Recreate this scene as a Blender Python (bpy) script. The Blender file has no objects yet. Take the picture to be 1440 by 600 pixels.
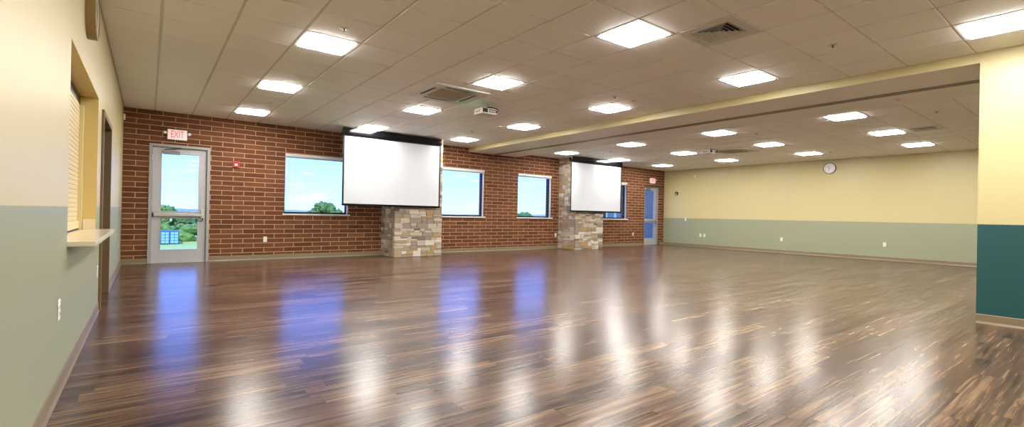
import bpy, bmesh, math, random
from mathutils import Vector, Matrix, noise

# ------------------------------------------------------------------ camera, world, sun, exposure
SC = bpy.context.scene
COL = SC.collection
EYE = 1.1027
CEIL = 3.0238
WY = 11.786          # brick wall plane
LX = -0.403          # left wall plane
RX = 16.942          # far right wall plane
PX = 7.39            # partition face
BACK = -3.3
CAM_F, YAW, PITCH, ROLL = 668.10, math.radians(37.4597), math.radians(0.1501), math.radians(1.1292)

fwd = Vector((math.sin(YAW) * math.cos(PITCH), math.cos(YAW) * math.cos(PITCH), math.sin(PITCH)))
rgt = Vector((math.cos(YAW), -math.sin(YAW), 0))
upv = rgt.cross(fwd)
r2 = rgt * math.cos(ROLL) + upv * math.sin(ROLL)
u2 = -rgt * math.sin(ROLL) + upv * math.cos(ROLL)
cd = bpy.data.cameras.new('camera')
cam = bpy.data.objects.new('camera', cd)
COL.objects.link(cam)
cd.sensor_width = 36
cd.lens = CAM_F / 1440 * 36
cd.clip_start, cd.clip_end = 0.02, 3000
cam.matrix_world = Matrix(((r2.x, u2.x, -fwd.x, 0), (r2.y, u2.y, -fwd.y, 0), (r2.z, u2.z, -fwd.z, EYE), (0, 0, 0, 1)))
SC.camera = cam

SC.view_settings.view_transform = 'Standard'
SC.view_settings.look = 'None'
SC.view_settings.exposure = 0.88
SC.view_settings.gamma = 1.0
SC.view_settings.use_curve_mapping = False
SC.cycles.max_bounces = 10
SC.cycles.diffuse_bounces = 6
SC.cycles.glossy_bounces = 4
SC.cycles.transparent_max_bounces = 12
SC.cycles.use_denoising = True
SC.cycles.sample_clamp_indirect = 8.0
PANEL = 40.0           # radiance of the light panels
LIGHT_COL = (1.0, 0.965, 0.91)

def build_world():
    w = bpy.data.worlds.new('sky')
    SC.world = w
    w.use_nodes = True
    nt = w.node_tree
    nt.nodes.clear()
    N, L = nt.nodes.new, nt.links.new
    out = N('ShaderNodeOutputWorld'); bg = N('ShaderNodeBackground')
    tc = N('ShaderNodeTexCoord'); sp = N('ShaderNodeSeparateXYZ')
    L(tc.outputs['Generated'], sp.inputs[0])
    rp = N('ShaderNodeValToRGB')
    e = rp.color_ramp.elements
    e[0].position = 0.0; e[0].color = (0.62, 0.86, 1.0, 1)
    e[1].position = 0.55; e[1].color = (0.13, 0.34, 1.0, 1)
    k = e.new(0.10); k.color = (0.42, 0.70, 1.0, 1)
    L(sp.outputs['Z'], rp.inputs[0])
    # brightness rises away from the horizon in blue only: scale colour
    sc_ = N('ShaderNodeVectorMath'); sc_.operation = 'MULTIPLY'
    L(rp.outputs[0], sc_.inputs[0]); sc_.inputs[1].default_value = (1.0, 1.30, 2.9)
    mp = N('ShaderNodeMapping'); mp.inputs['Scale'].default_value = (2.6, 2.6, 13)
    mp.inputs['Location'].default_value = (0.35, 0.2, 0.1)
    L(tc.outputs['Generated'], mp.inputs[0])
    nz = N('ShaderNodeTexNoise'); nz.inputs['Scale'].default_value = 2.3; nz.inputs['Detail'].default_value = 6
    nz.inputs['Roughness'].default_value = 0.55
    L(mp.outputs[0], nz.inputs['Vector'])
    cr = N('ShaderNodeValToRGB')
    cr.color_ramp.elements[0].position = 0.60; cr.color_ramp.elements[0].color = (0, 0, 0, 1)
    cr.color_ramp.elements[1].position = 0.70; cr.color_ramp.elements[1].color = (0.6, 0.6, 0.6, 1)
    L(nz.outputs[0], cr.inputs[0])
    mx = N('ShaderNodeMixRGB')
    L(cr.outputs[0], mx.inputs[0]); L(sc_.outputs[0], mx.inputs[1]); mx.inputs[2].default_value = (0.9, 1.0, 1.6, 1)
    L(mx.outputs[0], bg.inputs[0]); bg.inputs[1].default_value = 0.86
    L(bg.outputs[0], out.inputs[0])
build_world()
sd = bpy.data.lights.new('sun', 'SUN'); sd.energy = 2.2; sd.angle = 0.02; sd.color = (1, 0.96, 0.88)
sun = bpy.data.objects.new('sun', sd); COL.objects.link(sun)
sun.rotation_euler = (math.radians(38), 0, math.radians(-25))   # from behind the building, high

# ------------------------------------------------------------------ helpers
def V(*a): return Vector(a)

def obj(name, bm, mats, parent=None, smooth=False, loc=None):
    me = bpy.data.meshes.new(name)
    bmesh.ops.recalc_face_normals(bm, faces=bm.faces)
    bm.to_mesh(me); bm.free()
    for m in (mats if isinstance(mats, (list, tuple)) else [mats]):
        me.materials.append(m)
    if smooth:
        for p in me.polygons: p.use_smooth = True
    o = bpy.data.objects.new(name, me)
    COL.objects.link(o)
    if parent: o.parent = parent
    if loc: o.location = loc
    return o

def tag(o, label, cat, group=None, kind=None):
    o['label'] = label; o['category'] = cat
    if group: o['group'] = group
    if kind: o['kind'] = kind
    return o

def thing(name, label, cat, loc=(0, 0, 0), rotz=0, group=None):
    o = bpy.data.objects.new(name, None); COL.objects.link(o)
    o.location = loc; o.rotation_euler = (0, 0, rotz); o.empty_display_size = 0.1
    return tag(o, label, cat, group)

def struct(name, bm=None, mats=None, label=None, smooth=False):
    if bm is None:
        o = bpy.data.objects.new(name, None); COL.objects.link(o)
    else:
        o = obj(name, bm, mats, smooth=smooth)
    o['kind'] = 'structure'
    if label: o['label'] = label
    return o

def dup(root, loc=None, label=None, rotz=None):
    r = root.copy(); COL.objects.link(r)
    if loc is not None: r.location = loc
    if rotz is not None: r.rotation_euler = (0, 0, rotz)
    if label: r['label'] = label
    for ch in list(root.children):
        c = ch.copy(); COL.objects.link(c); c.parent = r
        for g in list(ch.children):
            d = g.copy(); COL.objects.link(d); d.parent = c
    return r

def box(bm, x0, y0, z0, x1, y1, z1, bev=0.0, mat=0, seg=1):
    m = Matrix.Translation(((x0 + x1) / 2, (y0 + y1) / 2, (z0 + z1) / 2)) @ Matrix.Diagonal((abs(x1 - x0), abs(y1 - y0), abs(z1 - z0), 1))
    g = bmesh.ops.create_cube(bm, size=1, matrix=m)
    fs = set(f for v in g['verts'] for f in v.link_faces)
    for f in fs: f.material_index = mat
    if bev > 0:
        es = list(set(e for v in g['verts'] for e in v.link_edges))
        r = bmesh.ops.bevel(bm, geom=es, offset=bev, segments=seg, affect='EDGES', profile=0.5)
        for f in r['faces']: f.material_index = mat
    return bm

def B(): return bmesh.new()
def bx(*a, **k): return box(B(), *a, **k)

def lathe(bm, prof, center=(0, 0, 0), axis='z', n=32, mat=0):
    """prof: list of (r, h)"""
    c = Vector(center)
    def P(r, h, a):
        p, q = r * math.cos(a), r * math.sin(a)
        return c + {'z': V(p, q, h), 'x': V(h, p, q), 'y': V(p, h, q)}[axis]
    rings = []
    for r, h in prof:
        if r < 1e-6: rings.append([bm.verts.new(P(0, h, 0))])
        else: rings.append([bm.verts.new(P(r, h, 2 * math.pi * k / n)) for k in range(n)])
    for a, b in zip(rings, rings[1:]):
        for k in range(n):
            k2 = (k + 1) % n
            if len(a) == 1 and len(b) == 1: continue
            if len(a) == 1: f = bm.faces.new((a[0], b[k], b[k2]))
            elif len(b) == 1: f = bm.faces.new((a[k], b[0], a[k2]))
            else: f = bm.faces.new((a[k], b[k], b[k2], a[k2]))
            f.material_index = mat
    return bm

def tube(bm, pts, r, n=10):
    pts = [Vector(p) for p in pts]
    prev = None; rings = []
    for i, p in enumerate(pts):
        d = (pts[min(i + 1, len(pts) - 1)] - pts[max(i - 1, 0)]).normalized()
        a = prev if prev is not None else (V(0, 0, 1) if abs(d.z) < 0.9 else V(1, 0, 0))
        x = (a - d * a.dot(d)).normalized(); prev = x
        y = d.cross(x)
        rings.append([bm.verts.new(p + (x * math.cos(2 * math.pi * k / n) + y * math.sin(2 * math.pi * k / n)) * r) for k in range(n)])
    for a, b in zip(rings, rings[1:]):
        for k in range(n): bm.faces.new((a[k], a[(k + 1) % n], b[(k + 1) % n], b[k]))
    bm.faces.new(rings[0]); bm.faces.new(rings[-1])
    return bm

def grid_wall(us, zs, holes, d0, d1, axis):
    """wall slab in the plane of u (x or y) and z, front at d0, back at d1, with rectangular holes; one closed mesh"""
    us = sorted(set([round(u, 4) for u in us] + [round(h[k], 4) for h in holes for k in (0, 1)]))
    zs = sorted(set([round(z, 4) for z in zs] + [round(h[k], 4) for h in holes for k in (2, 3)]))
    bm = B(); cache = {}
    def vert(u, z, d):
        k = (u, z, d)
        if k not in cache: cache[k] = bm.verts.new((u, d, z) if axis == 'x' else (d, u, z))
        return cache[k]
    def solid(i, j):
        if i < 0 or j < 0 or i >= len(us) - 1 or j >= len(zs) - 1: return False
        cu, cz = (us[i] + us[i + 1]) / 2, (zs[j] + zs[j + 1]) / 2
        return not any(h[0] < cu < h[1] and h[2] < cz < h[3] for h in holes)
    for i in range(len(us) - 1):
        for j in range(len(zs) - 1):
            if not solid(i, j): continue
            a, b, c, d = us[i], us[i + 1], zs[j], zs[j + 1]
            bm.faces.new([vert(a, c, d0), vert(b, c, d0), vert(b, d, d0), vert(a, d, d0)])
            bm.faces.new([vert(a, c, d1), vert(b, c, d1), vert(b, d, d1), vert(a, d, d1)])
            if not solid(i - 1, j): bm.faces.new([vert(a, c, d0), vert(a, d, d0), vert(a, d, d1), vert(a, c, d1)])
            if not solid(i + 1, j): bm.faces.new([vert(b, c, d0), vert(b, d, d0), vert(b, d, d1), vert(b, c, d1)])
            if not solid(i, j - 1): bm.faces.new([vert(a, c, d0), vert(b, c, d0), vert(b, c, d1), vert(a, c, d1)])
            if not solid(i, j + 1): bm.faces.new([vert(a, d, d0), vert(b, d, d0), vert(b, d, d1), vert(a, d, d1)])
    return bm

# ------------------------------------------------------------------ materials
def mat(name, col, rough=0.5, metal=0.0, spec=0.5, noise_amt=0.0, noise_scale=20, bump=0.0, bump_scale=300, emit=None, estr=1.0, coat=0.0):
    m = bpy.data.materials.new(name); m.use_nodes = True
    nt = m.node_tree; b = nt.nodes['Principled BSDF']
    N, L = nt.nodes.new, nt.links.new
    b.inputs['Base Color'].default_value = (*col, 1)
    b.inputs['Roughness'].default_value = rough
    b.inputs['Metallic'].default_value = metal
    b.inputs['Specular IOR Level'].default_value = spec
    b.inputs['Coat Weight'].default_value = coat
    tc = N('ShaderNodeTexCoord')
    if noise_amt > 0:
        nz = N('ShaderNodeTexNoise'); nz.inputs['Scale'].default_value = noise_scale; nz.inputs['Detail'].default_value = 4
        L(tc.outputs['Object'], nz.inputs['Vector'])
        mx = N('ShaderNodeMixRGB')
        mx.inputs[1].default_value = (*[c * (1 - noise_amt) for c in col], 1)
        mx.inputs[2].default_value = (*[min(1, c * (1 + noise_amt)) for c in col], 1)
        L(nz.outputs[0], mx.inputs[0]); L(mx.outputs[0], b.inputs['Base Color'])
    if bump > 0:
        nb = N('ShaderNodeTexNoise'); nb.inputs['Scale'].default_value = bump_scale; nb.inputs['Detail'].default_value = 3
        L(tc.outputs['Object'], nb.inputs['Vector'])
        bp = N('ShaderNodeBump'); bp.inputs['Strength'].default_value = 1; bp.inputs['Distance'].default_value = bump
        L(nb.outputs[0], bp.inputs['Height']); L(bp.outputs[0], b.inputs['Normal'])
    if emit:
        b.inputs['Emission Color'].default_value = (*emit, 1); b.inputs['Emission Strength'].default_value = estr
    return m

YELLOW = (0.525, 0.448, 0.232)
SAGE = (0.28, 0.295, 0.19)
TEAL = (0.010, 0.068, 0.072)

def dado_paint(name, low, split=1.10, up=YELLOW, rough=0.42):
    """two coats of paint that meet at a line: the lower colour stops at the height of the split"""
    m = mat(name, up, rough=rough, bump=0.0004, bump_scale=160)
    nt = m.node_tree; N, L = nt.nodes.new, nt.links.new; b = nt.nodes['Principled BSDF']
    g = N('ShaderNodeNewGeometry'); s = N('ShaderNodeSeparateXYZ'); L(g.outputs['Position'], s.inputs[0])
    c = N('ShaderNodeMath'); c.operation = 'GREATER_THAN'; c.inputs[1].default_value = split; L(s.outputs['Z'], c.inputs[0])
    mx = N('ShaderNodeMixRGB'); mx.inputs[1].default_value = (*low, 1); mx.inputs[2].default_value = (*up, 1)
    L(c.outputs[0], mx.inputs[0]); L(mx.outputs[0], b.inputs['Base Color'])
    return m

def brick_mat():
    m = bpy.data.materials.new('brick_masonry'); m.use_nodes = True
    nt = m.node_tree; N, L = nt.nodes.new, nt.links.new; b = nt.nodes['Principled BSDF']
    g = N('ShaderNodeTexCoord'); s = N('ShaderNodeSeparateXYZ'); L(g.outputs['Object'], s.inputs[0])
    a = N('ShaderNodeMath'); a.operation = 'ADD'; L(s.outputs['X'], a.inputs[0]); L(s.outputs['Y'], a.inputs[1])
    au = N('ShaderNodeMath'); au.operation = 'ADD'; L(a.outputs[0], au.inputs[0]); au.inputs[1].default_value = BRICK_U
    az = N('ShaderNodeMath'); az.operation = 'ADD'; L(s.outputs['Z'], az.inputs[0]); az.inputs[1].default_value = BRICK_V
    c = N('ShaderNodeCombineXYZ'); L(au.outputs[0], c.inputs[0]); L(az.outputs[0], c.inputs[1])
    bt = N('ShaderNodeTexBrick')
    bt.offset = 0.5; bt.offset_frequency = 2; bt.squash = 1.0
    L(c.outputs[0], bt.inputs['Vector'])
    bt.inputs['Color1'].default_value = (0.105, 0.037, 0.015, 1)
    bt.inputs['Color2'].default_value = (0.172, 0.065, 0.027, 1)
    bt.inputs['Mortar'].default_value = (0.46, 0.30, 0.19, 1)
    bt.inputs['Scale'].default_value = 1.0
    bt.inputs['Mortar Size'].default_value = 0.0066
    bt.inputs['Mortar Smooth'].default_value = 0.15
    bt.inputs['Brick Width'].default_value = 0.413
    bt.inputs['Row Height'].default_value = 0.1029
    nz = N('ShaderNodeTexNoise'); nz.inputs['Scale'].default_value = 14; nz.inputs['Detail'].default_value = 6
    L(g.outputs['Object'], nz.inputs['Vector'])
    mr = N('ShaderNodeMapRange'); mr.inputs['To Min'].default_value = 0.75; mr.inputs['To Max'].default_value = 1.25
    L(nz.outputs[0], mr.inputs[0])
    vm = N('ShaderNodeVectorMath'); vm.operation = 'SCALE'; L(bt.outputs['Color'], vm.inputs[0]); L(mr.outputs[0], vm.inputs['Scale'])
    L(vm.outputs[0], b.inputs['Base Color'])
    b.inputs['Roughness'].default_value = 0.75; b.inputs['Specular IOR Level'].default_value = 0.2
    inv = N('ShaderNodeMath'); inv.operation = 'SUBTRACT'; inv.inputs[0].default_value = 1; L(bt.outputs['Fac'], inv.inputs[1])
    n2 = N('ShaderNodeTexNoise'); n2.inputs['Scale'].default_value = 90; n2.inputs['Detail'].default_value = 4
    L(g.outputs['Object'], n2.inputs['Vector'])
    m2 = N('ShaderNodeMath'); m2.operation = 'MULTIPLY_ADD'; L(n2.outputs[0], m2.inputs[0]); m2.inputs[1].default_value = 0.25; L(inv.outputs[0], m2.inputs[2])
    bp = N('ShaderNodeBump'); bp.inputs['Distance'].default_value = 0.006; bp.inputs['Strength'].default_value = 0.8
    L(m2.outputs[0], bp.inputs['Height']); L(bp.outputs[0], b.inputs['Normal'])
    return m
BRICK_U = -(1.24 + 11.786) + 41.3
BRICK_V = -0.058 + 1.029

def floor_mat():
    m = bpy.data.materials.new('wood_plank'); m.use_nodes = True
    nt = m.node_tree; N, L = nt.nodes.new, nt.links.new; b = nt.nodes['Principled BSDF']
    g = N('ShaderNodeTexCoord'); s = N('ShaderNodeSeparateXYZ'); L(g.outputs['Object'], s.inputs[0])
    W, LEN = 0.134, 1.22
    # row index and a per-row shift so that the plank ends are staggered at random
    dv = N('ShaderNodeMath'); dv.operation = 'DIVIDE'; L(s.outputs['Y'], dv.inputs[0]); dv.inputs[1].default_value = W
    ro = N('ShaderNodeMath'); ro.operation = 'FLOOR'; L(dv.outputs[0], ro.inputs[0])
    wn = N('ShaderNodeTexWhiteNoise'); wn.noise_dimensions = '1D'; L(ro.outputs[0], wn.inputs['W'])
    dx = N('ShaderNodeMath'); dx.operation = 'DIVIDE'; L(s.outputs['X'], dx.inputs[0]); dx.inputs[1].default_value = LEN
    ax = N('ShaderNodeMath'); ax.operation = 'ADD'; L(dx.outputs[0], ax.inputs[0]); L(wn.outputs['Value'], ax.inputs[1])
    fl = N('ShaderNodeMath'); fl.operation = 'FLOOR'; L(ax.outputs[0], fl.inputs[0])
    cid = N('ShaderNodeCombineXYZ'); L(fl.outputs[0], cid.inputs[0]); L(ro.outputs[0], cid.inputs[1])
    w2 = N('ShaderNodeTexWhiteNoise'); w2.noise_dimensions = '3D'; L(cid.outputs[0], w2.inputs['Vector'])
    # distance to plank edges
    fx = N('ShaderNodeMath'); fx.operation = 'FRACT'; L(ax.outputs[0], fx.inputs[0])
    fy = N('ShaderNodeMath'); fy.operation = 'FRACT'; L(dv.outputs[0], fy.inputs[0])
    def edge(node, size, width):
        a = N('ShaderNodeMath'); a.operation = 'SUBTRACT'; L(node.outputs[0], a.inputs[0]); a.inputs[1].default_value = 0.5
        c = N('ShaderNodeMath'); c.operation = 'ABSOLUTE'; L(a.outputs[0], c.inputs[0])
        d = N('ShaderNodeMath'); d.operation = 'GREATER_THAN'; L(c.outputs[0], d.inputs[0]); d.inputs[1].default_value = 0.5 - width / size
        return d
    ex, ey = edge(fx, LEN, 0.0012), edge(fy, W, 0.0010)
    em = N('ShaderNodeMath'); em.operation = 'MAXIMUM'; L(ex.outputs[0], em.inputs[0]); L(ey.outputs[0], em.inputs[1])
    # grain coordinates: stretched along x, shifted per plank
    sh = N('ShaderNodeVectorMath'); sh.operation = 'SCALE'; L(w2.outputs['Color'], sh.inputs[0]); sh.inputs['Scale'].default_value = 37
    ad = N('ShaderNodeVectorMath'); ad.operation = 'ADD'; L(g.outputs['Object'], ad.inputs[0]); L(sh.outputs[0], ad.inputs[1])
    mp = N('ShaderNodeMapping'); mp.inputs['Scale'].default_value = (0.9, 20, 1); L(ad.outputs[0], mp.inputs[0])
    n1 = N('ShaderNodeTexNoise'); n1.inputs['Scale'].default_value = 1.5; n1.inputs['Detail'].default_value = 5
    n1.inputs['Roughness'].default_value = 0.62; n1.inputs['Distortion'].default_value = 0.5
    L(mp.outputs[0], n1.inputs['Vector'])
    mp2 = N('ShaderNodeMapping'); mp2.inputs['Scale'].default_value = (2.5, 95, 1); L(ad.outputs[0], mp2.inputs[0])
    n2 = N('ShaderNodeTexNoise'); n2.inputs['Scale'].default_value = 1.0; n2.inputs['Detail'].default_value = 5
    L(mp2.outputs[0], n2.inputs['Vector'])
    # cathedral figure
    mp3 = N('ShaderNodeMapping'); mp3.inputs['Scale'].default_value = (0.9, 8, 1); L(ad.outputs[0], mp3.inputs[0])
    n3 = N('ShaderNodeTexNoise'); n3.inputs['Scale'].default_value = 1.0; n3.inputs['Detail'].default_value = 1.5; L(mp3.outputs[0], n3.inputs['Vector'])
    k3 = N('ShaderNodeMath'); k3.operation = 'MULTIPLY'; L(n3.outputs[0], k3.inputs[0]); k3.inputs[1].default_value = 46
    s3 = N('ShaderNodeMath'); s3.operation = 'SINE'; L(k3.outputs[0], s3.inputs[0])
    cr = N('ShaderNodeValToRGB'); e = cr.color_ramp.elements
    e[0].position = 0.32; e[0].color = (0.022, 0.012, 0.009, 1)
    e[1].position = 0.86; e[1].color = (0.235, 0.152, 0.090, 1)
    k = e.new(0.44); k.color = (0.058, 0.033, 0.022, 1)
    k = e.new(0.60); k.color = (0.104, 0.062, 0.039, 1)
    # tone = grain + plank shift + fine grain + figure
    def madd(src, mul, add):
        q = N('ShaderNodeMath'); q.operation = 'MULTIPLY_ADD'; L(src, q.inputs[0]); q.inputs[1].default_value = mul
        if isinstance(add, float): q.inputs[2].default_value = add
        else: L(add, q.inputs[2])
        return q.outputs[0]
    tt = madd(n1.outputs[0], 1.05, -0.28)
    tt = madd(w2.outputs['Value'], 0.22, tt)
    tt = madd(n2.outputs[0], 0.34, tt)
    tt = madd(s3.outputs[0], 0.022, tt)
    t4 = N('ShaderNodeMath'); t4.operation = 'ADD'; L(tt, t4.inputs[0]); t4.inputs[1].default_value = 0.0
    L(t4.outputs[0], cr.inputs[0])
    mx = N('ShaderNodeMixRGB'); L(em.outputs[0], mx.inputs[0]); L(cr.outputs[0], mx.inputs[1]); mx.inputs[2].default_value = (0.02, 0.010, 0.006, 1)
    L(mx.outputs[0], b.inputs['Base Color'])
    rr = N('ShaderNodeMapRange'); rr.inputs['To Min'].default_value = 0.20; rr.inputs['To Max'].default_value = 0.26
    L(n1.outputs[0], rr.inputs[0]); L(rr.outputs[0], b.inputs['Roughness'])
    b.inputs['IOR'].default_value = 1.28
    h = N('ShaderNodeMath'); h.operation = 'MULTIPLY_ADD'; L(em.outputs[0], h.inputs[0]); h.inputs[1].default_value = -1.0; h.inputs[2].default_value = 1.0
    bp = N('ShaderNodeBump'); bp.inputs['Distance'].default_value = 0.0006; bp.inputs['Strength'].default_value = 0.35
    L(h.outputs[0], bp.inputs['Height']); L(bp.outputs[0], b.inputs['Normal'])
    return m

def glass_mat():
    m = bpy.data.materials.new('clear_glass'); m.use_nodes = True
    nt = m.node_tree; nt.nodes.clear(); N, L = nt.nodes.new, nt.links.new
    out = N('ShaderNodeOutputMaterial'); t = N('ShaderNodeBsdfTransparent'); g = N('ShaderNodeBsdfGlossy')
    t.inputs[0].default_value = (0.96, 0.985, 0.98, 1); g.inputs['Roughness'].default_value = 0.01
    mx = N('ShaderNodeMixShader'); f = N('ShaderNodeFresnel'); f.inputs[0].default_value = 1.22
    L(f.outputs[0], mx.inputs[0]); L(t.outputs[0], mx.inputs[1]); L(g.outputs[0], mx.inputs[2]); L(mx.outputs[0], out.inputs[0])
    return m

def emit_mat(name, col, s):
    m = bpy.data.materials.new(name); m.use_nodes = True
    nt = m.node_tree; nt.nodes.clear(); N, L = nt.nodes.new, nt.links.new
    out = N('ShaderNodeOutputMaterial'); e = N('ShaderNodeEmission'); e.inputs[0].default_value = (*col, 1); e.inputs[1].default_value = s
    L(e.outputs[0], out.inputs[0]); return m

M_brick = brick_mat(); M_floor = floor_mat(); M_glass = glass_mat()
M_sagewall = dado_paint('yellow_over_sage_paint', SAGE)
M_tealwall = dado_paint('yellow_over_teal_paint', TEAL)
M_yellow = mat('yellow_paint', YELLOW, 0.38, bump=0.0004, bump_scale=160)
M_shadeyellow = mat('shaded_yellow_paint', (0.60, 0.46, 0.17), 0.42)  # wall yellow with the recess's shade put into the colour
M_ceil = mat('ceiling_tile', (0.93, 0.92, 0.90), 0.52, spec=0.8, noise_amt=0.015, noise_scale=60)
M_tee = mat('ceiling_tee', (0.66, 0.62, 0.57), 0.35)
M_soffit = mat('soffit_paint', (0.90, 0.885, 0.87), 0.5, spec=0.7)
M_base = mat('tan_vinyl_base', (0.20, 0.155, 0.09), 0.34)
M_white = mat('white_plastic', (0.68, 0.67, 0.65), 0.35)
M_whitemetal = mat('white_enamel', (0.66, 0.655, 0.64), 0.35)
M_doorgrey = mat('pale_grey_enamel', (0.42, 0.42, 0.43), 0.36)
M_framegrey = mat('grey_steel_frame', (0.32, 0.32, 0.315), 0.35)
M_alu = mat('brushed_aluminium', (0.62, 0.62, 0.63), 0.28, metal=0.9)
M_closer = mat('satin_steel', (0.20, 0.20, 0.21), 0.3, metal=0.6)
M_darkalu = mat('dark_bronze_window_frame', (0.004, 0.006, 0.009), 0.45, spec=0.25)
M_black = mat('black_gloss', (0.002, 0.002, 0.003), 0.12, spec=0.3)
M_blackmat = mat('black_fabric', (0.006, 0.006, 0.009), 0.6)
M_screen = mat('white_screen_fabric', (0.56, 0.585, 0.63), 0.55)
M_bronze = mat('bronze_door_frame', (0.15, 0.10, 0.045), 0.4)
M_darkdoor = mat('dark_wood_door', (0.045, 0.022, 0.012), 0.4, noise_amt=0.3, noise_scale=9)
M_shutter = mat('cream_shutter', (0.66, 0.55, 0.31), 0.4)
M_counter = mat('cream_laminate', (0.72, 0.63, 0.46), 0.16)
M_red = mat('red_plastic', (0.42, 0.008, 0.012), 0.3)
M_clockrim = mat('brown_clock_rim', (0.30, 0.21, 0.075), 0.38)
M_clockrimgrey = mat('grey_clock_rim', (0.16, 0.13, 0.11), 0.35)
M_clockface2 = mat('taupe_clock_face', (0.36, 0.31, 0.26), 0.4)
M_clockface = mat('clock_face', (0.80, 0.80, 0.80), 0.4)
M_plate = mat('mint_reflection_plate', (0.84, 0.95, 0.88), 0.3)  # white plate with a mint reflection put into its colour
M_grillegrey = mat('taupe_intake_mesh', (0.42, 0.36, 0.275), 0.7)
M_dark = mat('dark_cavity', (0.02, 0.017, 0.014), 0.8)
M_panel = emit_mat('light_diffuser', LIGHT_COL, PANEL)
M_lens = mat('clear_lens', (0.75, 0.78, 0.8), 0.12)
M_exit_face = mat('exit_face', (0.72, 0.62, 0.60), 0.4, emit=(1.0, 0.72, 0.70), estr=0.22)
M_exit_letter = mat('exit_letter', (0.7, 0.05, 0.05), 0.4, emit=(1.0, 0.10, 0.13), estr=0.75)
M_track = mat('partition_track_metal', (0.26, 0.235, 0.215), 0.4)

# ------------------------------------------------------------------ large structure
GX0, GY0, GS = 0.6855, 4.1366, 0.6096
def gx(i): return GX0 + i * GS
def gy(j): return GY0 + j * GS

SOF0, SOF1, SOFZ = PX, 9.16, 2.910

def floor_():
    bm = bx(LX - 0.6, BACK - 0.2, -0.12, RX + 0.2, WY + 0.28, 0.0)
    return struct('floor', bm, M_floor, 'dark brown wood plank floor, glossy')
floor_()

# cells of the ceiling grid taken by lights, vents, projector plates
LIGHTS = []
ROWS = [(10.5, 'nearest the brick wall'), (6.5, 'second from the brick wall'), (2.5, 'third from the brick wall'),
        (-1.5, 'fourth from the brick wall'), (-5.5, 'fifth from the brick wall'), (-9.5, 'added unseen row furthest from the brick wall')]  # last row and other panels out of view are added to light near walls
COLS = [(1.5, 'column along the left wall'), (5.5, 'main room middle column'), (9.5, 'main room column beside the beam'),
        (15.5, 'far room column beside the soffit'), (19.5, 'far room middle column'), (23.5, 'far room column along the sage wall')]
for ci, (ix, cn) in enumerate(COLS):
    for ri, (jy, rn) in enumerate(ROWS):
        if jy < -9 and ix > 12: continue
        LIGHTS.append((ix, jy, f'square ceiling light, {cn}, {rn}'))
TAKEN = {(math.floor(i), math.floor(j)) for i, j, _ in LIGHTS}
TAKEN |= {(6, -3), (19, -3), (6, 4)}

def ceiling_mesh(i0, i1, x_lo, x_hi):
    """suspended ceiling: tile faces a little below the tees, the tees' grooves between them, one connected surface"""
    bm = B()
    D = 0.009; gxw, gyw = 0.0120, 0.0060; sl = 0.004
    def lines(lo, hi, f, a, b, w):
        out = [(lo, 'g')]
        for k in range(a, b + 1):
            p = f(k)
            if lo + 0.03 < p < hi - 0.03:
                out += [(p - w - sl, 't'), (p - w, 'g'), (p + w, 'g'), (p + w + sl, 't')]
        out += [(hi, 'g')]
        # tile next to the wall: add an edge point
        out.insert(1, (lo + 0.012, 'g')); out.insert(2, (lo + 0.012 + sl, 't'))
        out.insert(len(out) - 1, (hi - 0.012 - sl, 't')); out.insert(len(out) - 1, (hi - 0.012, 'g'))
        return out
    xs = lines(x_lo, x_hi, gx, i0, i1, gxw)
    ys = lines(BACK, WY, gy, -13, 13, gyw)
    vs = {}
    for a, (x, tx) in enumerate(xs):
        for b, (y, ty) in enumerate(ys):
            z = CEIL if (tx == 't' and ty == 't') else CEIL + D
            vs[a, b] = bm.verts.new((x, y, z))
    for a in range(len(xs) - 1):
        for b in range(len(ys) - 1):
            cx, cy = (xs[a][0] + xs[a + 1][0]) / 2, (ys[b][0] + ys[b + 1][0]) / 2
            cell = (math.floor((cx - GX0) / GS), math.floor((cy - GY0) / GS))
            is_tile = xs[a][1] == 't' and xs[a + 1][1] == 't' and ys[b][1] == 't' and ys[b + 1][1] == 't'
            if is_tile and cell in TAKEN: continue
            f = bm.faces.new((vs[a, b], vs[a + 1, b], vs[a + 1, b + 1], vs[a, b + 1]))
            if (xs[a][1] == 'g' and xs[a + 1][1] == 'g') or (ys[b][1] == 'g' and ys[b + 1][1] == 'g'): f.material_index = 1
    return bm
struct('ceiling', ceiling_mesh(-2, 11, LX, PX), [M_ceil, M_tee], 'suspended ceiling of beige square tiles over the main room')
struct('ceiling', ceiling_mesh(14, 27, SOF1, RX), [M_ceil, M_tee], 'suspended ceiling of beige square tiles over the far room')
struct('ceiling_sun_block', bx(LX - 0.9, BACK - 0.25, CEIL + 0.16, RX + 0.25, WY + 0.35, CEIL + 0.4), M_soffit)  # unseen slab added above the ceilings to block the sun

# brick wall with openings
D1X, D2X = 0.0, 15.66
WINS = [(2.47, 3.92), (6.54, 7.97), (9.25, 10.67), (13.13, 14.57)]
WZ0, WZ1 = 1.03, 2.41
holes = [(D1X + 0.0, D1X + 1.02, 0.0, 2.375), (D2X, D2X + 1.02, 0.0, 2.375)] + [(a, b, WZ0, WZ1) for a, b in WINS]
struct('wall_back', grid_wall([LX - 0.6, RX + 0.2], [0.0, CEIL + 0.16], holes, WY, WY + 0.28, 'x'), M_brick, 'red brown brick wall with light mortar joints')

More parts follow.
